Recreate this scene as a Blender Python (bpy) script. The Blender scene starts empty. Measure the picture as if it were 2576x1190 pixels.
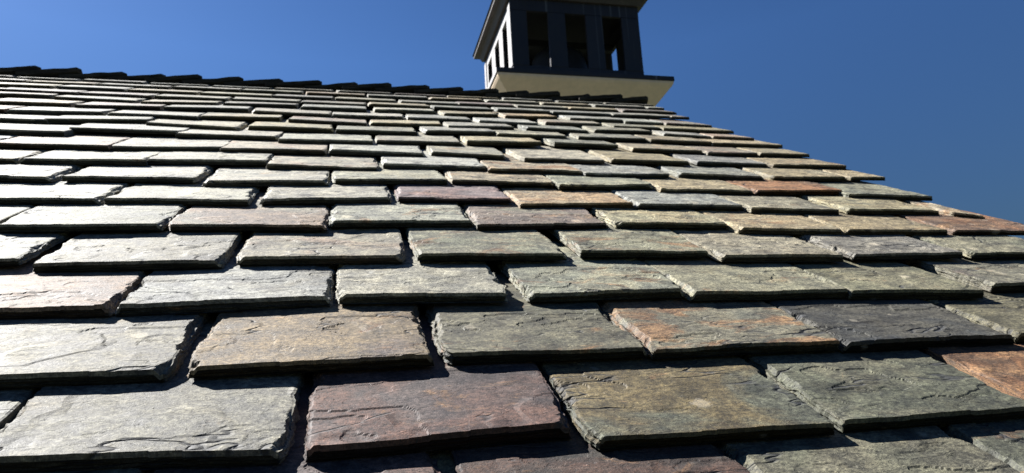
import bpy, math, numpy as np, random
from mathutils import Matrix, Vector
random.seed(7)
# ---------------------------------------------------------------- camera, sky, sun, exposure
D = 0.45                      # distance of the lens from the roof plane (m): roof data below is in this unit
PITCH = 0.54316333057218      # roof pitch
CAM_H = 5.6
sc = bpy.context.scene
R = [[0.9745858306781898, -0.2178907020527987, -0.05202019415805196],
     [-0.0010021472580055216, 0.22797503261389057, -0.9736664625042648],
     [0.22401217454008204, 0.9489736700581498, 0.22196287796428882]]
cd = bpy.data.cameras.new('camera'); cam = bpy.data.objects.new('camera', cd)
sc.collection.objects.link(cam); sc.camera = cam
m = Matrix.Identity(4)
for i in range(3):
    m[i][0] = R[0][i]; m[i][1] = -R[1][i]; m[i][2] = -R[2][i]
m[2][3] = CAM_H
cam.matrix_world = m
cd.sensor_width = 36; cd.lens = 36*1760.46/2576; cd.clip_start = .02; cd.clip_end = 5000
cd.dof.use_dof = True; cd.dof.focus_distance = .78; cd.dof.aperture_fstop = 15
SUN = Vector((-1.35, 1.03, 1.78)).normalized()
w = bpy.data.worlds.new('World'); sc.world = w; w.use_nodes = True
nt = w.node_tree; bg = nt.nodes['Background']
sky = nt.nodes.new('ShaderNodeTexSky'); sky.sky_type = 'NISHITA'; sky.sun_disc = False
sky.sun_elevation = math.asin(SUN.z); sky.sun_rotation = math.atan2(SUN.x, SUN.y)
sky.air_density = 1.0; sky.dust_density = 0.4; sky.ozone_density = 3.5; sky.altitude = 300
mu = nt.nodes.new('ShaderNodeVectorMath'); mu.operation = 'SCALE'; mu.inputs['Scale'].default_value = .25
ga = nt.nodes.new('ShaderNodeGamma'); ga.inputs[1].default_value = 1.45
hs = nt.nodes.new('ShaderNodeHueSaturation'); hs.inputs['Saturation'].default_value = 1.05; hs.inputs['Value'].default_value = 2.2
nt.links.new(sky.outputs[0], mu.inputs[0]); nt.links.new(mu.outputs[0], ga.inputs[0]); nt.links.new(ga.outputs[0], hs.inputs['Color'])
tc = nt.nodes.new('ShaderNodeTexCoord'); sx = nt.nodes.new('ShaderNodeSeparateXYZ'); nt.links.new(tc.outputs['Generated'], sx.inputs[0])
mr = nt.nodes.new('ShaderNodeMapRange'); mr.inputs[1].default_value = 0; mr.inputs[2].default_value = .45; mr.inputs[3].default_value = .05; mr.inputs[4].default_value = 1
vm = nt.nodes.new('ShaderNodeVectorMath'); vm.operation = 'SCALE'       # added dimming of the low sky, cuts the fill light on shaded faces
nt.links.new(sx.outputs['Z'], mr.inputs[0]); nt.links.new(hs.outputs[0], vm.inputs[0]); nt.links.new(mr.outputs[0], vm.inputs['Scale'])
nt.links.new(vm.outputs[0], bg.inputs[0]); bg.inputs[1].default_value = .05
sd = bpy.data.lights.new('sun', 'SUN'); sd.energy = 5.0; sd.angle = math.radians(.5); sd.color = (1, .98, .95)
so = bpy.data.objects.new('sun', sd); sc.collection.objects.link(so)
so.rotation_euler = SUN.to_track_quat('Z', 'Y').to_euler(); so.location = (-5, 3, 14)
sc.view_settings.view_transform = 'Standard'; sc.view_settings.look = 'None'
sc.view_settings.exposure = 1.9; sc.view_settings.gamma = 1

# ---------------------------------------------------------------- numpy noise
def _h(ix, iy, iz):
    n = (ix*374761393 + iy*668265263 + iz*2147483647 + 1013904223) & 0xffffffff
    n = ((n ^ (n >> 13))*1274126177) & 0xffffffff
    n = ((n ^ (n >> 16))*2246822519) & 0xffffffff
    return ((n ^ (n >> 15)) & 0xffffff)/float(0xffffff)*2-1
def noise(x, y, z=0.):
    x, y, z = np.broadcast_arrays(np.asarray(x, float), np.asarray(y, float), np.asarray(z, float))
    ix = np.floor(x).astype(np.int64); iy = np.floor(y).astype(np.int64); iz = np.floor(z).astype(np.int64)
    fx, fy, fz = x-ix, y-iy, z-iz
    fx = fx*fx*(3-2*fx); fy = fy*fy*(3-2*fy); fz = fz*fz*(3-2*fz)
    r = 0
    for a in (0, 1):
        for b in (0, 1):
            for c in (0, 1):
                r = r + _h(ix+a, iy+b, iz+c)*(fx if a else 1-fx)*(fy if b else 1-fy)*(fz if c else 1-fz)
    return r
def fbm(x, y, z=0., o=3):
    s = 0; a = 1.
    for k in range(o):
        s = s + a*noise(np.asarray(x)*2**k+17*k, np.asarray(y)*2**k-9*k, z); a *= .5
    return s/1.75

# ---------------------------------------------------------------- materials
class NT:
    def __init__(s, name):
        s.m = bpy.data.materials.new(name); s.m.use_nodes = True; s.t = s.m.node_tree
        s.b = s.t.nodes['Principled BSDF']
    def n(s, typ, **kw):
        o = s.t.nodes.new('ShaderNode'+typ)
        for k, v in kw.items(): setattr(o, k, v)
        return o
    def l(s, a, b): s.t.links.new(a, b)
    def put(s, sock, v):
        if isinstance(v, (int, float)): sock.default_value = v
        elif isinstance(v, (tuple, list)): sock.default_value = v if len(v) != 3 or sock.type == 'VECTOR' else (*v, 1)
        else: s.l(v, sock)
    def noise(s, vec, scale, detail=3, rough=.55, dist=0):
        o = s.n('TexNoise'); s.l(vec, o.inputs['Vector'])
        o.inputs['Scale'].default_value = scale; o.inputs['Detail'].default_value = detail
        o.inputs['Roughness'].default_value = rough; o.inputs['Distortion'].default_value = dist
        return o.outputs['Fac']
    def ramp(s, v, a, b, x=0., y=1.):
        o = s.n('MapRange', clamp=True); s.l(v, o.inputs[0])
        s.put(o.inputs[1], a); s.put(o.inputs[2], b); s.put(o.inputs[3], x); s.put(o.inputs[4], y)
        return o.outputs[0]
    def math(s, op, a, b=0., c=0.):
        o = s.n('Math', operation=op); s.put(o.inputs[0], a); s.put(o.inputs[1], b); s.put(o.inputs[2], c)
        return o.outputs[0]
    def scale(s, vec, x, y, z):
        o = s.n('VectorMath', operation='MULTIPLY'); s.l(vec, o.inputs[0]); o.inputs[1].default_value = (x, y, z)
        return o.outputs[0]
    def mix(s, f, a, b, mode='MIX'):
        o = s.n('Mix', data_type='RGBA', blend_type=mode); o.clamp_factor = True
        s.put(o.inputs[0], f); s.put(o.inputs[6], a); s.put(o.inputs[7], b)
        return o.outputs[2]
    def bump(s, h, strength, dist, prev=None):
        o = s.n('Bump'); o.inputs['Distance'].default_value = dist
        s.l(h, o.inputs['Height']); s.put(o.inputs['Strength'], strength)
        if prev is not None: s.l(prev, o.inputs['Normal'])
        return o.outputs[0]

def slate_material():
    g = NT('slate_stone')
    A = lambda n: g.n('Attribute', attribute_name=n)
    P = A('tpos').outputs['Vector']; ca = A('ca').outputs['Color']; cb = A('cb').outputs['Color']
    am = g.n('SeparateColor'); g.l(A('amt').outputs['Color'], am.inputs[0])
    patch, rust, lich = am.outputs; rgh = A('amt').outputs['Alpha']
    Pa = g.scale(P, .85, 1.1, 14)                       # grain drawn out along the slate, tight across the bedding
    big = g.noise(Pa, 2.6, 4, .6, .6)
    mid = g.noise(Pa, 11, 5, .62, .4)
    fine = g.noise(Pa, 75, 5, .7)
    grit = g.noise(P, 210, 3, .7)
    f = g.ramp(big, g.math('SUBTRACT', .74, g.math('MULTIPLY', patch, .5)), g.math('SUBTRACT', .80, g.math('MULTIPLY', patch, .4)))
    c = g.mix(f, ca, cb)
    # rust staining in wandering patches
    rn = g.noise(g.scale(P, .8, 1.5, 3), 4.3, 6, .68, .8)
    rf = g.ramp(rn, g.math('SUBTRACT', .70, g.math('MULTIPLY', rust, .28)), g.math('SUBTRACT', .78, g.math('MULTIPLY', rust, .26)))
    rc = g.mix(mid, (.125, .058, .030), (.175, .112, .058))
    c = g.mix(g.math('MULTIPLY', rf, .85), c, rc)
    bn = g.noise(g.scale(P, 1, 1.3, 3), 5.2, 6, .7, .5)
    c = g.mix(g.math('MULTIPLY', g.ramp(bn, .53, .62), .55), c, g.mix(1., c, (.62, .58, .52), 'MULTIPLY'))
    c = g.mix(g.math('MULTIPLY', g.ramp(bn, .46, .38), .5), c, g.mix(1., c, (1.26, 1.28, 1.28), 'MULTIPLY'))
    # tonal mottling of the stone
    c = g.mix(1., c, g.mix(g.ramp(mid, .38, .62), (.62, .63, .65), (1.30, 1.29, 1.22)), 'MULTIPLY')
    c = g.mix(1., c, g.mix(g.ramp(fine, .38, .62), (.46, .46, .47), (1.46, 1.45, 1.40)), 'MULTIPLY')
    c = g.mix(g.ramp(grit, .56, .64, 0, .8), c, g.mix(1., c, (1.9, 1.87, 1.75), 'MULTIPLY'))
    c = g.mix(g.ramp(grit, .42, .34, 0, .75), c, (.02, .021, .022))
    W = g.n('NewGeometry').outputs['Position']                # grime and bleaching that run on from slate to slate
    c = g.mix(1., c, g.mix(g.ramp(g.noise(g.scale(W, 1.6, .8, .8), 1.3, 5, .65), .36, .64), (.80, .80, .79), (1.14, 1.13, 1.10)), 'MULTIPLY')
    # lichen rosettes
    vo = g.n('TexVoronoi', feature='F1'); g.l(P, vo.inputs['Vector']); vo.inputs['Scale'].default_value = 9
    vd = g.math('ADD', vo.outputs['Distance'], g.math('MULTIPLY', g.math('SUBTRACT', fine, .5), .5))
    sel = g.n('SeparateColor'); g.l(vo.outputs['Color'], sel.inputs[0])
    sz = g.math('MULTIPLY', g.ramp(sel.outputs[0], g.math('SUBTRACT', 1., g.math('MULTIPLY', lich, .6)), 1.), .30)
    lf = g.ramp(vd, sz, g.math('SUBTRACT', sz, .07))
    lf = g.math('MULTIPLY', lf, g.math('GREATER_THAN', sz, .03))
    c = g.mix(g.math('MULTIPLY', lf, .8), c, g.mix(.5, g.mix(1., c, (2.2, 2.1, 1.9), 'MULTIPLY'), (.24, .215, .17)))
    # cleavage steps and hairline cracks: thin contour lines of a slow noise, only here and there
    st = g.noise(g.scale(P, .42, 1.3, 4), 3.2, 4, .5, .35)
    cr = g.math('ABSOLUTE', g.math('SUBTRACT', st, .5))
    gate = g.ramp(g.noise(P, 3.3, 2), .50, .55)
    line = g.math('MULTIPLY', g.ramp(cr, .010, .003), gate)
    c = g.mix(g.math('MULTIPLY', line, .8), c, (.02, .021, .023))
    step = g.ramp(st, .497, .503)
    st2 = g.noise(g.scale(P, .6, 1.5, 4), 8.1, 5, .6, .3)
    step2 = g.math('ADD', g.ramp(st2, .56, .572), g.ramp(st2, .40, .412))
    nrm = g.bump(g.math('MULTIPLY', step, gate), .9, .0022)
    nrm = g.bump(step2, .7, .0007, nrm)
    nrm = g.bump(mid, g.ramp(rgh, 0, 1, .7, .2), .0014, nrm)
    nrm = g.bump(fine, g.ramp(rgh, 0, 1, .2, .75), .0020, nrm)
    nrm = g.bump(grit, .6, .0007, nrm)
    nrm = g.bump(line, .9, -.002, nrm)
    g.l(nrm, g.b.inputs['Normal']); g.l(c, g.b.inputs['Base Color'])
    g.l(g.ramp(mid, .3, .75, .64, .84), g.b.inputs['Roughness'])
    g.l(g.math('MULTIPLY', A('cb').outputs['Alpha'], .34), g.b.inputs['Specular IOR Level'])      # tail edges with painted-in shade lose their sheen too
    return g.m

def plain(name, col, rough=.6, var=.15, sc_=6., bump=.001, spec=.5, col2=None, stretch=(1, 1, 1), streak=0):
    g = NT(name); P = g.scale(g.n('TexCoord').outputs['Object'], *stretch)
    n1 = g.noise(P, sc_, 5, .6); n2 = g.noise(P, sc_*8, 4, .65)
    lo = tuple(x*(1-var) for x in col); hi = tuple(min(1, x*(1+var)) for x in (col2 or col))
    c = g.mix(g.ramp(n1, .3, .7), lo, hi)
    c = g.mix(1., c, g.mix(g.ramp(n2, .3, .7), (1-var,)*3, (1+var,)*3), 'MULTIPLY')
    if streak:                          # pale run-off marks down the boards
        sn = g.noise(g.scale(P, 9, 9, .35), 1.5, 4, .6)
        c = g.mix(g.ramp(sn, .60, .70, 0, streak), c, (.16, .17, .19))
    g.l(c, g.b.inputs['Base Color']); g.l(g.ramp(n2, .3, .7, rough-.08, rough+.08), g.b.inputs['Roughness'])
    g.b.inputs['Specular IOR Level'].default_value = spec
    g.l(g.bump(n2, .6, bump), g.b.inputs['Normal'])
    return g.m
M_SLATE = slate_material()

# ---------------------------------------------------------------- objects
C = sc.collection
def tag(o, label=None, cat=None, group=None, kind=None):
    for k, v in (('label', label), ('category', cat), ('group', group), ('kind', kind)):
        if v: o[k] = v
    return o
def empty(name, loc, rot=(0, 0, 0)):
    o = bpy.data.objects.new(name, None); C.objects.link(o); o.location = loc; o.rotation_euler = rot
    o.empty_display_size = .2
    return o
def mesh_obj(name, verts, faces, mat, parent=None, loc=(0, 0, 0), smooth=None):
    me = bpy.data.meshes.new(name); me.from_pydata([tuple(v) for v in verts], [], faces)
    me.materials.append(mat)
    if smooth is not None: me.polygons.foreach_set('use_smooth', smooth)
    me.update()
    o = bpy.data.objects.new(name, me); C.objects.link(o); o.parent = parent; o.location = loc
    return o
class Box:
    def __init__(s): s.v = []; s.f = []
    def hexa(s, p):                     # 8 points: bottom ring ccw, top ring ccw
        b = len(s.v); s.v += [tuple(q) for q in p]
        s.f += [tuple(b+i for i in q) for q in ((3, 2, 1, 0), (4, 5, 6, 7), (0, 1, 5, 4), (1, 2, 6, 5), (2, 3, 7, 6), (3, 0, 4, 7))]
        return s
    def box(s, x0, x1, y0, y1, z0, z1):
        return s.hexa([(x0, y0, z0), (x1, y0, z0), (x1, y1, z0), (x0, y1, z0), (x0, y0, z1), (x1, y0, z1), (x1, y1, z1), (x0, y1, z1)])
    def build(s, name, mat, parent=None, loc=(0, 0, 0), bevel=0.):
        o = mesh_obj(name, s.v, s.f, mat, parent, loc)
        if bevel:
            b = o.modifiers.new('bevel', 'BEVEL'); b.width = bevel; b.segments = 2; b.limit_method = 'ANGLE'
        return o
# ---------------------------------------------------------------- one slate
COL = dict(
 pale=((.245, .245, .22), (.30, .29, .255)), grey=((.205, .205, .175), (.255, .24, .19)), green=((.175, .18, .14), (.225, .215, .165)),
 mauve=((.215, .125, .108), (.15, .12, .125)), tan=((.32, .235, .15), (.26, .225, .17)), khaki=((.26, .238, .175), (.29, .245, .165)),
 rust=((.28, .14, .075), (.19, .125, .09)), brownred=((.15, .085, .07), (.10, .085, .08)), olive=((.15, .155, .125), (.22, .17, .095)),
 blue=((.078, .085, .10), (.12, .112, .10)), bluish=((.24, .245, .24), (.215, .21, .19)), pink=((.285, .215, .175), (.25, .23, .195)),
 multi=((.30, .235, .155), (.22, .18, .175)), wine=((.19, .15, .14), (.18, .17, .14)), moss=((.165, .165, .115), (.195, .185, .13)),
 white=((.33, .335, .315), (.28, .28, .26)), dark=((.055, .052, .05), (.085, .08, .072)))
WORD = dict(mauve='mauve brown slate', rust='rusty brown slate', brownred='dark red brown slate', olive='olive and ochre slate', blue='dark blue grey slate',
 tan='tan slate', pink='pinkish tan slate', multi='tan slate with purple and white patches', wine='purple brown slate', moss='mossy green slate', white='whitish slate')
for _k, _v in COL.items():
    COL[_k] = tuple(tuple(.60*x*y for x, y in zip(c, (1.01, 1, .95))) for c in _v)
T0 = .040; SLOPE = .086
def slate_arrays(uL, vL, uR, vR, t, length, nx, ny, near, seed, tint, amt, jag=1., cut=(0, 0), dim=1., SLOPE=.086):
    """arrays of one riven slate in roof units; its origin is the middle of its tail edge"""
    rs = np.random.RandomState(seed); z0 = seed*3.137
    E = .53
    ea = np.array([.004, .009, .016, .026, .038] if near else [.006])/(uR-uL)      # extra grid lines keep the broken edges crisp
    a = np.concatenate([[0], ea, np.linspace(0, 1, nx+1)[1:-1], 1-ea[::-1], [1]]); a = np.unique(np.round(np.sort(a), 5)); nx = len(a)-1
    b = np.unique(np.round(np.concatenate([[.003, .007, .014, .024] if near else [.004], np.linspace(0, E, ny+1), [E+(length-E)*.5, length]]), 5)); nb = len(b)
    Aa, Bb = np.meshgrid(a, b)
    uc, vc = (uL+uR)/2, (vL+vR)/2
    sk = rs.uniform(-.02, .02, 2)
    def edge(y, s, k):
        e = .0075*fbm(y*9, 0*y, z0+s, 2)+.0055*fbm(y*34, 0*y+3, z0+s, 3)*jag
        if near: e = e+.003*noise(y*110, 0*y, z0+s)
        c, dp = k
        return e+sk[int(s)]*y*.5, c*np.clip(1-y/max(dp, .01), 0, 1)**1.6
    e0, c0 = edge(b, 0, (cut[0], rs.uniform(.05, .12))); e1, c1 = edge(b, 1, (cut[1], rs.uniform(.05, .12)))
    xl = uL+e0+c0-.009; xr = uR+e1-c1+.009
    X = xl[:, None]*(1-Aa)+xr[:, None]*Aa
    tail = .006*fbm(X[0]*5, 0*X[0], z0+5, 3)+.0028*fbm(X[0]*28, 0*X[0], z0+6, 3)*jag
    st = np.round(noise(X[0]*6, 0*X[0]+9, z0+7)*1.6)*.0035
    tail = tail+st
    Y = (vL*(1-Aa)+vR*Aa)+Bb+tail[None, :]*np.clip(1-Bb/.3, 0, 1)
    d0 = X-xl[:, None]; d1 = xr[:, None]-X; dt = Bb
    Z = -SLOPE*Bb+.0042*fbm(X*2.2, Y*2.2, z0, 2)+(.0009*fbm(X*12, Y*26, z0+1, 3) if near else 0)
    if near:                            # flaked-off layers: real steps in the surface
        n = fbm(X*1.9, Y*4.6, z0+2, 4); Z = Z-.0034*np.clip((n-.14)/.008, 0, 1)-.003*np.clip((n-.42)/.01, 0, 1)
        n = fbm(X*3.4+5, Y*9., z0+3, 3); Z = Z-.0018*np.clip((n-.3)/.012, 0, 1)
    for d, s in ((d0, 10), (d1, 11)):   # dressed sides: the top layers are knocked off in scallops
        cw = np.clip(.015+.016*fbm(Y*16, 0*Y, z0+s, 3), .002, .05)*jag
        gate = np.clip(.5+3*noise(Y*7, 0*Y, z0+s+5), .12, 1)
        cw = cw*(.35+.9*gate)*(1 if near else .55)
        q = np.clip(1-d/cw, 0, 1); Z = Z-t*.6*np.clip(q*1.6, 0, 1)*gate*(.75+.5*fbm(Y*45, X*45, z0+s, 2))
    cw = np.clip(-.002+.009*fbm(X*9, 0*X, z0+12, 3), .0003, .03)*jag
    Z = Z-t*.35*np.clip(1-dt/cw, 0, 1)
    V = np.stack([X-uc, Y-vc, Z], -1)
    nv = nx+1; idx = np.arange(nb*nv).reshape(nb, nv)
    F = np.stack([idx[:-1, :-1], idx[:-1, 1:], idx[1:, 1:], idx[1:, :-1]], -1).reshape(-1, 4)
    nt_ = len(F); verts = V.reshape(-1, 3)
    # side wall: left up-side reversed, tail, right
    ring = np.concatenate([idx[::-1, 0], idx[0, 1:], idx[1:, -1]])
    P = verts[ring]; n = len(ring)
    nl_, nt2 = nb, nx
    out = np.zeros((n, 2)); out[:nl_-1, 0] = -1; out[nl_-1] = (-.7, -.7); out[nl_:nl_+nt2-1, 1] = -1; out[nl_+nt2-1] = (.7, -.7); out[nl_+nt2:, 0] = 1
    L = 7 if near else 2
    arc = np.concatenate([[0], np.cumsum(np.linalg.norm(np.diff(P[:, :2], axis=0), axis=1))])
    side = np.abs(out[:, 0]) > .5
    zb = -SLOPE*np.clip(P[:, 1]+0, 0, None)-t
    lay = [P]
    for k in range(1, L+1):
        q = k/L; o = np.where(side, .006, -.001)*q + .0045*jag*noise(arc*30, q*9, z0+20)*np.where(side, 1.3, .55) + (.0035*noise(arc*4, k*5.3, z0+30) if near else 0)
        r = P.copy(); r[:, :2] += out*o[:, None]; r[:, 2] = P[:, 2]*(1-q)+zb*q + (0 if k == L else .0022*noise(arc*10, q*6, z0+40))
        lay.append(r)
    base = len(verts); S = np.concatenate(lay); sidx = base+np.arange((L+1)*n).reshape(L+1, n)
    SF = np.stack([sidx[:-1, :-1], sidx[1:, :-1], sidx[1:, 1:], sidx[:-1, 1:]], -1).reshape(-1, 4)
    verts = np.concatenate([verts, S])
    bot = sidx[-1]                      # underside
    cap = [[int(bot[0]), int(bot[-1]), int(bot[nl_+nt2-1]), int(bot[nl_-1])]]
    faces = np.concatenate([F, SF, np.array(cap)])
    smooth = np.zeros(len(faces), bool); smooth[:nt_] = False
    off = rs.uniform(-40, 40, 3)
    tpos = verts+off; tpos[:nb*nv, 2] = off[2]+.12*(verts[:nb*nv, 2]+SLOPE*np.clip(verts[:nb*nv, 1], 0, None))
    sh = rs.uniform(.9, 1.12)*dim
    hue = 1+rs.uniform(-.02, .02, 3)
    ca = np.tile(np.append(np.array(COL[tint][0])*sh*hue, 1), (len(verts), 1)); cb = np.tile(np.append(np.array(COL[tint][1])*sh*hue, 1), (len(verts), 1))
    am = np.tile(np.append(np.array(amt), rs.uniform(0, 1)), (len(verts), 1))
    tl = np.tile(np.arange(n), L+1); tl = (tl >= nl_-1) & (tl <= nl_+nt2-1)      # tail edges painted darker: their shade is put into the colour
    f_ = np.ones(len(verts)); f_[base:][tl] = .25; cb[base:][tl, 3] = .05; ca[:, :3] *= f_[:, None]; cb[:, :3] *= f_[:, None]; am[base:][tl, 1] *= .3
    return verts, faces, smooth, tpos, ca, cb, am, (uc, vc)
def make_slate_mesh(name, verts, faces, smooth, tpos, ca, cb, am):
    me = bpy.data.meshes.new(name)
    nv, nf = len(verts), len(faces)
    me.vertices.add(nv); me.vertices.foreach_set('co', (verts*D).astype(np.float32).ravel())
    me.loops.add(nf*4); me.loops.foreach_set('vertex_index', faces.astype(np.int32).ravel())
    me.polygons.add(nf); me.polygons.foreach_set('loop_start', np.arange(0, nf*4, 4, dtype=np.int32))
    me.polygons.foreach_set('use_smooth', smooth)
    me.update(calc_edges=True); me.validate()
    for nme, arr in (('ca', ca), ('cb', cb), ('amt', am)):
        at = me.attributes.new(nme, 'FLOAT_COLOR', 'POINT'); at.data.foreach_set('color', arr.astype(np.float32).ravel())
    at = me.attributes.new('tpos', 'FLOAT_VECTOR', 'POINT'); at.data.foreach_set('vector', tpos.astype(np.float32).ravel())
    me.materials.append(M_SLATE)
    return me

# ---------------------------------------------------------------- the roof
foot = Vector((0, 0, CAM_H))-Vector((0, -math.sin(PITCH), math.cos(PITCH)))*D
EAVE, RIDGE, VERGE, LEFT = -.95, 8.98, 3.92, -7.6      # in roof units
roof = tag(empty('slate_roof', foot, (PITCH, 0, 0)), 'steep roof of thick rough-edged grey, green and russet slates filling the lower picture', 'roof')
ROWS=[
[(-0.813,1.524,-0.157,1.488),(-0.099,1.491,0.56,1.516),(0.608,1.436,1.278,1.43),(1.335,1.442,1.995,1.442)],
[(-1.165,1.896,-0.505,1.896),(-0.443,1.897,0.227,1.918),(0.291,1.925,0.931,1.914),(0.97,1.897,1.653,1.902),(1.688,1.903,2.392,1.905),(2.434,1.908,3.094,1.908)],
[(-1.452,2.362,-0.792,2.362),(-0.756,2.369,-0.08,2.407),(-0.043,2.409,0.576,2.397),(0.671,2.392,1.317,2.406),(1.343,2.371,2.044,2.372),(2.065,2.349,2.696,2.337),(2.833,2.398,3.493,2.398)],
[(-1.9,2.824,-1.24,2.824),(-1.154,2.778,-0.511,2.802),(-0.448,2.834,0.219,2.835),(0.287,2.844,0.931,2.831),(1.042,2.884,1.66,2.862),(1.701,2.804,2.329,2.791),(2.41,2.796,3.054,2.813),(3.121,2.806,3.781,2.806)],
[(-1.474,3.247,-0.834,3.277),(-0.8,3.271,-0.123,3.278),(-0.092,3.337,0.593,3.361),(0.634,3.292,1.309,3.335),(1.379,3.344,1.995,3.322),(2.041,3.234,2.645,3.208),(2.683,3.208,3.331,3.196),(3.393,3.203,4.053,3.203)],
[(-1.891,3.712,-1.231,3.712),(-1.182,3.73,-0.535,3.719),(-0.451,3.738,0.209,3.793),(0.27,3.795,0.892,3.797),(0.941,3.695,1.622,3.755),(1.653,3.721,2.319,3.718),(2.353,3.647,2.913,3.61),(3.015,3.64,3.657,3.621),(3.756,3.587,3.913,3.508)],
[(-2.263,4.167,-1.603,4.167),(-1.532,4.172,-0.874,4.186),(-0.81,4.123,-0.147,4.171),(-0.102,4.215,0.571,4.256),(0.627,4.26,1.281,4.243),(1.31,4.159,1.948,4.2),(1.976,4.105,2.621,4.1),(2.66,4.091,3.355,4.141),(3.332,4.041,3.958,4.006)],
[(-1.895,4.586,-1.244,4.626),(-1.224,4.664,-0.536,4.707),(-0.51,4.6,0.169,4.573),(0.223,4.678,0.89,4.67),(0.924,4.586,1.56,4.57),(1.583,4.522,2.223,4.54),(2.338,4.601,2.978,4.525),(3.052,4.544,3.713,4.571),(3.75,4.574,4.068,4.599)],
[(-2.242,5.046,-1.582,5.046),(-1.555,5.05,-0.879,5.107),(-0.869,5.08,-0.185,5.089),(-0.144,5.11,0.518,5.066),(0.592,5.136,1.134,5.056),(1.255,4.998,1.899,5),(1.972,5.023,2.59,4.988),(2.686,5.044,3.302,4.989),(3.333,4.992,4.016,5.002)],
[(-2.66,5.526,-2,5.526),(-2.006,5.697,-1.254,5.688),(-1.258,5.6,-0.554,5.607),(-0.522,5.476,0.153,5.504),(0.207,5.564,0.866,5.585),(0.939,5.633,1.567,5.698),(1.688,5.718,2.25,5.676),(2.352,5.546,2.976,5.509),(3.005,5.442,3.48,5.47),(3.522,5.475,4.011,5.485)],
[(-2.95,6.031,-2.29,6.031),(-2.292,6.051,-1.609,6.174),(-1.57,6.039,-0.887,5.931),(-0.806,6.027,-0.162,6.02),(-0.11,5.991,0.54,5.999),(0.622,6.076,1.249,6.135),(1.27,6.077,1.916,6.051),(2.026,6.029,2.664,6.037),(2.696,6.001,3.285,5.955),(3.309,5.938,4.013,5.926)],
[(-2.707,6.438,-2.039,6.485),(-1.974,6.457,-1.286,6.429),(-1.271,6.479,-0.627,6.534),(-0.528,6.479,0.126,6.403),(0.183,6.439,0.82,6.496),(0.885,6.389,1.495,6.457),(1.614,6.451,2.218,6.367),(2.308,6.468,2.916,6.461),(3.03,6.409,3.478,6.331),(3.516,6.338,3.933,6.299)],
[(-3.085,6.902,-2.425,6.902),(-2.344,6.841,-1.699,6.911),(-1.644,6.903,-0.954,6.991),(-0.891,6.886,-0.202,6.84),(-0.164,6.827,0.498,6.855),(0.551,6.847,1.159,6.862),(1.236,6.809,1.81,6.759),(1.937,6.869,2.532,6.895),(2.628,6.795,3.154,6.772),(3.163,6.723,3.934,6.69)],
[(-3.423,7.428,-2.763,7.428),(-2.682,7.347,-1.986,7.269),(-1.907,7.199,-1.277,7.316),(-1.211,7.31,-0.541,7.369),(-0.48,7.275,0.143,7.278),(0.243,7.307,0.858,7.372),(0.928,7.209,1.509,7.289),(1.591,7.242,2.156,7.3),(2.292,7.219,2.878,7.202),(2.895,7.12,3.322,7.099),(3.375,7.111,3.859,7.034)]]
ROWS.insert(0, [(-.45, 1.05, .195, 1.04), (.262, 1.03, .945, 1.02), (.975, 1.02, 1.655, 1.03), (1.69, 1.04, 2.34, 1.03)])
NAMED = 11                                             # courses 0-10 hold the slates that show largest
# colours read off the photograph, course by course from the eave, left to right
TINT = [
 ['mauve', 'brownred', 'green', 'olive'],
 ['pale', 'mauve', 'olive', 'green', 'rust'],
 ['pale', 'multi', 'green', 'grey:r', 'blue', 'moss'],
 ['pink', 'bluish', 'pale', 'grey', 'green', 'moss', 'wine'],
 ['pale', 'pale', 'pink', 'green:r1', 'green:r', 'grey', 'bluish', 'green'],
 ['pale', 'pink', 'pale', 'wine:k', 'khaki', 'khaki', 'khaki', 'rust'],
 ['pale', 'pale', 'pale', 'mauve:l', 'tan', 'bluish', 'grey', 'khaki', 'tan'],
 ['pale', 'pale', 'pale', 'grey', 'tan', 'grey', 'khaki', 'rust', 'grey'],
 ['pale', 'pale', 'pink', 'white', 'tan', 'bluish', 'bluish', 'khaki', 'khaki'],
 ['pink', 'pale', 'pink', 'white', 'grey', 'pink', 'khaki', 'bluish', 'khaki'],
 ['pale', 'white', 'pale', 'pale', 'pink', 'khaki', 'grey', 'tan', 'pink', 'khaki'],
]
LIGHT = ['pale', 'pale', 'grey', 'pink', 'khaki', 'bluish', 'white', 'tan', 'grey', 'khaki', 'wine']
def params(tint, rnd, right):
    """patch, rust and lichen amounts"""
    p = rnd.uniform(.45, .95); r = rnd.uniform(0, .5); l = rnd.uniform(0, .25)
    if right: l = rnd.uniform(.2, .9)
    if tint in ('rust', 'tan', 'brownred', 'olive'): r = rnd.uniform(.45, .8)
    if tint in ('blue', 'white', 'bluish'): r *= .4
    return (p, r, l)
vrows = [np.mean([s[1] for s in r]+[s[3] for s in r]) for r in ROWS]
rnd = random.Random(11)
# lower courses, hidden below the frame, and the top courses under the ridge
full = []
def filler(row, v, full_left=LEFT, right=VERGE):
    """grow a course beyond the slates read from the photograph"""
    out = []
    x = row[0][0]-rnd.uniform(.03, .07)
    while x > full_left:
        wd = rnd.uniform(.60, .70); out.append((x-wd, v+rnd.uniform(-.015, .015), x, v+rnd.uniform(-.015, .015))); x -= wd+rnd.uniform(.03, .06)
    x = row[-1][2]+rnd.uniform(.03, .06)
    while x < right-.12:
        wd = rnd.uniform(.60, .70)
        if x+wd > right-.2: wd = right-x+rnd.uniform(-.03, .05)
        out.append((x, v+rnd.uniform(-.015, .015), x+wd, v+rnd.uniform(-.015, .015))); x += wd+rnd.uniform(.03, .06)
    return out
extra_rows = []
j = 0
for v in (.60, .17, -.26, -.69): extra_rows.append((v, [(-.62+.34*(j % 2), v, .02+.34*(j % 2), v)])); j += 1
for v in (7.68, 8.08, 8.46, 8.76): extra_rows.append((v, [(-.50+.34*(j % 2), v, .15+.34*(j % 2), v)])); j += 1
stuff = []; seed = 100; count = 0
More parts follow.
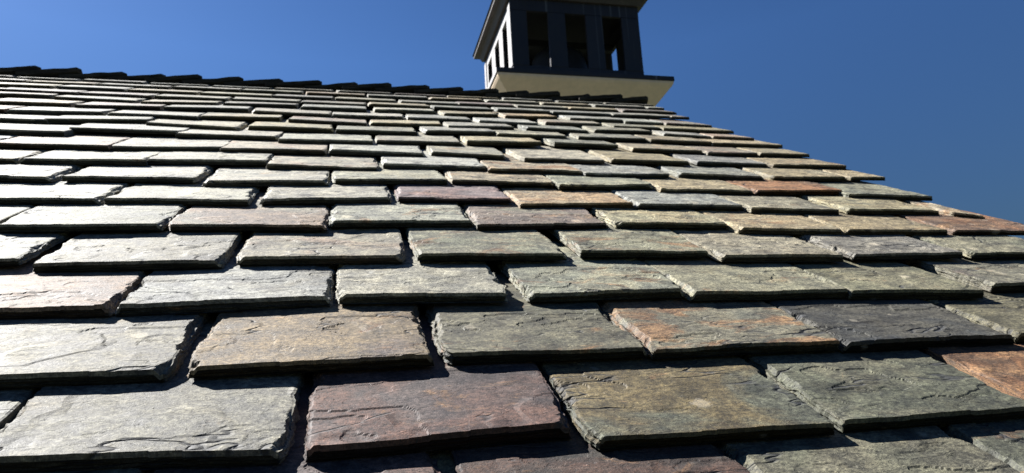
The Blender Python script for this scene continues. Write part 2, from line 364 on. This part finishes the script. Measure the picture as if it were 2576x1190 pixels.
def add(s, name_it, tint, amt, nx, ny, near, jag=1., dim=1., slope=.084):
    global seed, count
    seed += 1
    rr = random.Random(seed)
    t = rr.uniform(.029, .038)+(.006 if slope > .1 else 0)
    if name_it and tint == 'mauve' and s[1] < 1.6: t = .046
    cut = (rr.choice((0, 0, 0, .016)), rr.choice((0, 0, 0, .016)))
    ar = slate_arrays(*s, t, .93, nx, ny, near, seed, tint, amt, jag, cut, dim, slope)
    if name_it:
        count += 1
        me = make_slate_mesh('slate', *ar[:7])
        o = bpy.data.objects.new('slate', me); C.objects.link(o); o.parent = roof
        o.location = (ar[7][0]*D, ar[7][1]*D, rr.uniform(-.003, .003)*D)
        if tint in WORD: o['label'] = WORD[tint]
    else:
        v = ar[0]+np.array([ar[7][0], ar[7][1], rr.uniform(-.004, .004)])
        stuff.append((v,)+ar[1:7])
for k, row in enumerate(ROWS):
    for i, s in enumerate(row):
        named = k < NAMED and count < 100
        if k < len(TINT): tt = TINT[k][min(i, len(TINT[k])-1)]
        else: tt = rnd.choice(LIGHT)
        tn, _, mod = tt.partition(':')
        amt = list(params(tn, rnd, s[0] > 1.6 and k < 8))
        if k in (3, 4) and i >= 5: amt[2] = 1.
        if mod == 'r': amt[1] = .62
        if mod == 'r1': amt[1] = .5
        if k == 0 and i == 1: amt = [.6, .35, .2]
        if k == 1 and i == 1: amt = [.55, .38, .12]
        if k == 1 and i == 2: amt = [.6, .30, .1]
        if k == 1 and i == 4: amt = [.7, .85, .2]
        if k == 2 and i == 3: amt = [.8, .75, .1]
        if k == 1 and i == 0: amt = [.5, .2, .12]
        if k == 2 and i == 1: amt = [.38, .42, .05]
        nx, ny, near = ((150, 80, True) if k <= 1 else (110, 50, True) if k <= 3 else (80, 28, True) if k <= 5 else (48, 14, True) if k <= 8 else (34, 8, False))
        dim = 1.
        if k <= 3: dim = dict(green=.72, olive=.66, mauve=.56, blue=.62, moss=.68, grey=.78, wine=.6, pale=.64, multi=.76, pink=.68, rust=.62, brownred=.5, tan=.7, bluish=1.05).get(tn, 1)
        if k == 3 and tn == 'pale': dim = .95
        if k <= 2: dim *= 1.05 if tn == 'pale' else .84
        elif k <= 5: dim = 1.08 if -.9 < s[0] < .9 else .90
        else: dim = 1.12 if s[0] < -.9 else 1.22 if s[0] < 1.3 else 1.06  # tone set by position: part of the left sheen is put into the colours
        add(s, named, tn, amt, nx, ny, near, 1., dim, .104 if k <= 3 else .084)
    for s in filler(row, vrows[k]):
        tn = rnd.choice(LIGHT+['green', 'rust']); am_ = params(tn, rnd, s[0] > 1.6)
        if k == 1 and 1.8 < s[0] < 2.3: tn, am_ = 'rust', (.5, .95, .2)
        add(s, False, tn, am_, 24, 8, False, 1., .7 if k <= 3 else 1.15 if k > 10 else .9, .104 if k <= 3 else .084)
for v, row in extra_rows:
    for s in row+filler(row, v):
        tn = rnd.choice(LIGHT+['wine'] if v > 5 else ['green', 'grey', 'mauve', 'olive', 'tan', 'moss']); add(s, False, tn, params(tn, rnd, False), 24, 8, False)
n = 0; cols = [[] for _ in range(7)]
for v, f, sm, tp, ca, cb, am in stuff:
    for lst, x in zip(cols, (v, f+n, sm, tp, ca, cb, am)): lst.append(x)
    n += len(v)
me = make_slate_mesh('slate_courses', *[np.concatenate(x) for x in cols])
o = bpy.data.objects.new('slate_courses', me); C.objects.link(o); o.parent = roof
tag(o, 'small slates of the upper and outer courses', kind='stuff')

# boards under the slates, ridge, far slope, verge board (roof-local metres)
M_BOARD = plain('dark_roof_board', (.035, .03, .027), .8, .3, 5)
d = D
b = Box().hexa([((LEFT)*d, EAVE*d, -.16*d), ((VERGE-.06)*d, EAVE*d, -.16*d), ((VERGE-.06)*d, RIDGE*d, -.16*d), (LEFT*d, RIDGE*d, -.16*d),
                (LEFT*d, EAVE*d, -.125*d), ((VERGE-.06)*d, EAVE*d, -.125*d), ((VERGE-.06)*d, RIDGE*d, -.125*d), (LEFT*d, RIDGE*d, -.125*d)])
b.build('roof_deck', M_BOARD, roof)
# far slope falls away on the other side of the ridge
c2, s2 = math.cos(2*PITCH), math.sin(2*PITCH)
def far(u, e, h):                       # e: distance beyond the ridge down the far slope, h: height above it
    return (u*d, (RIDGE+e*c2+h*s2)*d, (-e*s2+h*c2-.10)*d)
b = Box().hexa([far(LEFT, -.02, -.05), far(VERGE-.06, -.02, -.05), far(VERGE-.06, 9.6, -.05), far(LEFT, 9.6, -.05),
                far(LEFT, -.02, -.01), far(VERGE-.06, -.02, -.01), far(VERGE-.06, 9.6, -.01), far(LEFT, 9.6, -.01)])
b.build('far_slope', M_BOARD, roof)
# the combed top course of the far slope stands proud of the ridge, each slate lapping the next one to the right
rr = random.Random(5)
u = LEFT; k = 0
while u < VERGE-.1:
    ex = rr.uniform(.40, .48); ln = ex+.20
    if u+ln > VERGE+.05: ln = VERGE+.05-u
    nx, ne = 14, 4
    over = rr.uniform(.08, .11); t = rr.uniform(.035, .045)
    z0 = 50+k*7.7
    V = []
    for layer in (0, 1):
        for j_ in range(ne+1):
            for i_ in range(nx+1):
                q = i_/nx; e = -over+(over+.55)*j_/ne
                uu = u+ln*q+(.012*float(fbm(e*9, 0, z0+i_//nx*3)) if i_ in (0, nx) else 0)
                if j_ == 0: e += .012*float(fbm(uu*7, 1, z0)) + (.03 if i_ == nx else 0)
                h = .13*q+(t if layer else 0)+.004*float(fbm(uu*3, e*3, z0+layer))
                if layer and j_ == 0: e -= t*math.tan(PITCH)*1.1           # the end is cut plumb
                V.append(far(uu, e, h))
    n1 = (nx+1)*(ne+1); F = []
    for j_ in range(ne):
        for i_ in range(nx):
            a_ = j_*(nx+1)+i_; F.append((a_, a_+nx+1, a_+nx+2, a_+1)); a_ += n1; F.append((a_, a_+1, a_+nx+2, a_+nx+1))
    for i_ in range(nx):
        F.append((i_, i_+1, n1+i_+1, n1+i_)); a_ = ne*(nx+1)+i_; F.append((a_+1, a_, n1+a_, n1+a_+1))
    for j_ in range(ne):
        a_ = j_*(nx+1); F.append((a_+nx+1, a_, n1+a_, n1+a_+nx+1)); a_ += nx; F.append((a_, a_+nx+1, n1+a_+nx+1, n1+a_))
    V = np.array(V)/D; tn = 'dark'; nv = len(V)
    cen = V.mean(0)
    mk = make_slate_mesh('ridge_slate', V-cen, np.array(F), np.zeros(len(F), bool), V+rr.uniform(0, 30), np.tile([*COL[tn][0], 1], (nv, 1)), np.tile([*COL[tn][1], .15], (nv, 1)), np.tile([.5, .2, .2, 1], (nv, 1)))
    o = bpy.data.objects.new('ridge_slate', mk); C.objects.link(o); o.parent = roof; o.location = tuple(cen*D)
    u += ex; k += 1
# gable board and walls below the eave
M_WALL = plain('pale_render_wall', (.55, .50, .40), .85, .12, 3)
vr = Vector((0, math.cos(PITCH), math.sin(PITCH)))
ey = (vr*EAVE*d+foot).y; ez = (vr*EAVE*d+foot).z
ry = (vr*RIDGE*d+foot).y; rz = (vr*RIDGE*d+foot).z
x0, x1 = (LEFT+.3)*d, (VERGE-.45)*d; y0 = ey+.25; y1 = 2*ry-ey-.25; zt = ez+.25*math.tan(PITCH)-.13
hv = [(x0, y0, 0), (x1, y0, 0), (x1, y1, 0), (x0, y1, 0), (x0, y0, zt), (x1, y0, zt), (x1, y1, zt), (x0, y1, zt), (x0, ry, rz-.16), (x1, ry, rz-.16)]
hf = [(0, 1, 5, 4), (1, 2, 6, 9, 5), (2, 3, 7, 6), (3, 0, 4, 8, 7)]
o = mesh_obj('wall', hv, hf, M_WALL, roof); o.matrix_parent_inverse = Matrix.LocRotScale(foot, roof.rotation_euler, None).inverted()

# ---------------------------------------------------------------- belfry
YW = 8.0
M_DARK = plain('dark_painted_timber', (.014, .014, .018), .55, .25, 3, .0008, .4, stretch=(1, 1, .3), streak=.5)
M_INNER = plain('shade_black_inner', (.007, .007, .009), .8, .2, 3)  # interior shade painted in: blacker than the outer timber
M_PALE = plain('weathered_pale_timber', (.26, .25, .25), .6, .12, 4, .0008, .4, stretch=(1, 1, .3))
M_EAVE = plain('brown_stained_eave', (.045, .035, .032), .6, .3, 4)
M_CREAM = plain('cream_painted_cove', (.68, .53, .38), .6, .06, 2, .0005)
M_BRONZE = plain('dark_bronze', (.035, .037, .042), .4, .3, 5)
HB = .112*YW; CX = .3655*YW; CY = YW+HB
tower = tag(empty('belfry', (CX, CY, CAM_H+.40*YW)), 'dark open-sided belfry with cream coved base standing behind the slate ridge', 'belfry')
Z = lambda k: k*YW-.40*YW              # height above the base, from the eye-line ratio
def quad_side(n, fn):                   # the same board on each of the four sides
    for k in range(4): fn(k)
def rotk(p, k):
    x, y, z = p
    for _ in range(k): x, y = -y, x
    return (x, y, z)
def side_box(B, k, x0, x1, y0, y1, z0, z1):
    P = [(x0, y0, z0), (x1, y0, z0), (x1, y1, z0), (x0, y1, z0), (x0, y0, z1), (x1, y0, z1), (x1, y1, z1), (x0, y1, z1)]
    B.hexa([rotk(p, k) for p in P])
post_x = [(-.112, -.085), (-.0492, -.0192), (.0163, .0459), (.0802, .112)]
TH = .006*YW
names = ['front', 'right', 'back', 'left']
zs, zl, ze = Z(.5165), Z(.6150), Z(.6485)
for k in range(4):                      # k = 0 front, 1 right, 2 back, 3 left
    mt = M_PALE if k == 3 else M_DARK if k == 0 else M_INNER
    # posts: corner boards belong to the front and back; side faces start behind them
    for i, (a, b_) in enumerate(post_x):
        B = Box(); x0_, x1_ = a*YW, b_*YW
        if k in (1, 3):
            if i == 0: x0_ += TH
            if i == 3: x1_ -= TH
        side_box(B, k, x0_, x1_, -HB, -HB+TH, zs+.002, zl-.002)
        o = B.build('post', mt, tower, bevel=.006)
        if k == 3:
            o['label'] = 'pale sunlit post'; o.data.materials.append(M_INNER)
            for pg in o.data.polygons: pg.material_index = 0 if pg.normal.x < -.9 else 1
        if k in (1, 2):                 # outer faces carry the same paint as the front
            o.data.materials.append(M_DARK)
            for pg in o.data.polygons: pg.material_index = 1 if (pg.normal.x > .9 if k == 1 else pg.normal.y > .9) else 0
    ins = TH if k in (1, 3) else 0
    B = Box(); side_box(B, k, -HB+ins, HB-ins, -HB, -HB+TH, Z(.47), zs); o = B.build('sill_panel', mt, tower)
    B = Box(); side_box(B, k, -HB+ins, HB-ins, -HB, -HB+TH, zl, zl+.012*YW if k == 3 else ze); o = B.build('lintel', mt, tower)
    if k == 3:
        B = Box(); side_box(B, k, -HB+ins, HB-ins, -HB+.002, -HB+TH, zl+.012*YW+.001, ze); B.build('frieze', M_EAVE, tower)
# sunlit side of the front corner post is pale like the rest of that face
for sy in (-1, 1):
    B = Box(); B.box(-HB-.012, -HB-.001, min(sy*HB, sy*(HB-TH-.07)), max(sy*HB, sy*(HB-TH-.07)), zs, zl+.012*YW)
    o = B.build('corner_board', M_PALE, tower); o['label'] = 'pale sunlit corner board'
# ledge, cove and shaft
LH = .1476*YW; B = Box(); B.box(-LH, LH, -LH, LH, Z(.4851), Z(.4933)); B.build('ledge', M_DARK, tower, bevel=.008)
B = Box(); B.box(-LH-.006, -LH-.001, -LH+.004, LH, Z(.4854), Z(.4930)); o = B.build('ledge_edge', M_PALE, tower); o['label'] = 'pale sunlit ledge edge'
prof = [(.1465, .4849), (.1460, .4815), (.1435, .4775), (.1385, .4715), (.1212, .4507), (.110, .438), (.102, .427), (.096, .414), (.093, .40), (.093, .30)]
V = []; F = []
for r_, z_ in prof:
    r_ *= YW
    V += [(-r_, -r_, Z(z_)), (r_, -r_, Z(z_)), (r_, r_, Z(z_)), (-r_, r_, Z(z_))]
for i in range(len(prof)-1):
    for q in range(4):
        a_ = i*4+q; b_ = i*4+(q+1) % 4; F.append((a_+4, b_+4, b_, a_))
mesh_obj('cove', V, F, M_CREAM, tower)
# eave and roof
EO = .0183*YW; B = Box(); B.box(-HB-EO, HB+EO, -HB-EO, HB+EO, ze, ze+.05); B.build('eave', M_EAVE, tower)
B = Box()
for k in range(4):
    x_ = HB+.035; B.hexa([rotk(p, k) for p in [(-x_, -x_, ze-.10), (x_, -x_, ze-.10), (x_-.034, -HB-.002, ze-.10), (-x_+.034, -HB-.002, ze-.10), (-x_-.05, -x_-.05, ze-.002), (x_+.05, -x_-.05, ze-.002), (x_-.034, -HB-.002, ze-.002), (-x_+.034, -HB-.002, ze-.002)]])
B.build('cornice', M_EAVE, tower)
r_ = HB+EO+.02
V = [(-r_, -r_, ze+.052), (r_, -r_, ze+.052), (r_, r_, ze+.052), (-r_, r_, ze+.052), (-r_*.62, -r_*.62, ze+.55), (r_*.62, -r_*.62, ze+.55), (r_*.62, r_*.62, ze+.55), (-r_*.62, r_*.62, ze+.55), (0, 0, ze+2.3)]
F = [(3, 2, 1, 0), (0, 1, 5, 4), (1, 2, 6, 5), (2, 3, 7, 6), (3, 0, 4, 7), (4, 5, 8), (5, 6, 8), (6, 7, 8), (7, 4, 8)]
mesh_obj('roof', V, F, plain('dark_slate_roof', (.05, .052, .06), .6, .3, 6), tower)
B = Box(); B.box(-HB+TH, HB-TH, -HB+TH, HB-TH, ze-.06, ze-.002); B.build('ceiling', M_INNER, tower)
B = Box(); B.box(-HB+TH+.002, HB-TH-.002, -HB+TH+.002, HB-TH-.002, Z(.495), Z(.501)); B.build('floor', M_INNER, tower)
# bell seen as a dim curve through the openings
bell = tag(empty('bell', (CX, CY, CAM_H+.40*YW+Z(.50)+.10)), 'dim dark bell hanging inside the belfry, its curved top seen through the front openings', 'bell')
def lathe(name, prof, mat, parent, n=40):
    V = []; F = []
    for r_, z_ in prof:
        for q in range(n): a_ = 2*math.pi*q/n; V.append((r_*math.cos(a_), r_*math.sin(a_), z_))
    for i in range(len(prof)-1):
        for q in range(n): F.append((i*n+q, i*n+(q+1) % n, (i+1)*n+(q+1) % n, (i+1)*n+q))
    return mesh_obj(name, V, F, mat, parent, smooth=[True]*len(F))
lathe('bell_body', [(.50, .10), (.52, .08), (.53, .10), (.48, .19), (.43, .33), (.40, .50), (.365, .62), (.26, .71), (.10, .755), (.001, .76)], M_BRONZE, bell)
lathe('clapper', [(.001, .02), (.05, .04), (.06, .08), (.04, .14), (.014, .17), (.014, .65), (.001, .65)], M_BRONZE, bell, 16)
B = Box(); B.box(-HB+TH+.01, HB-TH-.01, -.05, .05, .78, .88); B.build('headstock', M_INNER, bell, bevel=.006)

# ---------------------------------------------------------------- ground far below
g = NT('ground_grass'); P = g.n('TexCoord').outputs['Object']
c = g.mix(g.ramp(g.noise(P, .4, 5), .35, .65), (.022, .032, .012), (.04, .045, .018)); g.l(c, g.b.inputs['Base Color']); g.b.inputs['Roughness'].default_value = .9
S = 1500
o = mesh_obj('ground', [(-S, -S, 0), (S, -S, 0), (S, S, 0), (-S, S, 0)], [(0, 1, 2, 3)], g.m); o['kind'] = 'structure'
print('slates named', count, 'in courses', len(stuff))
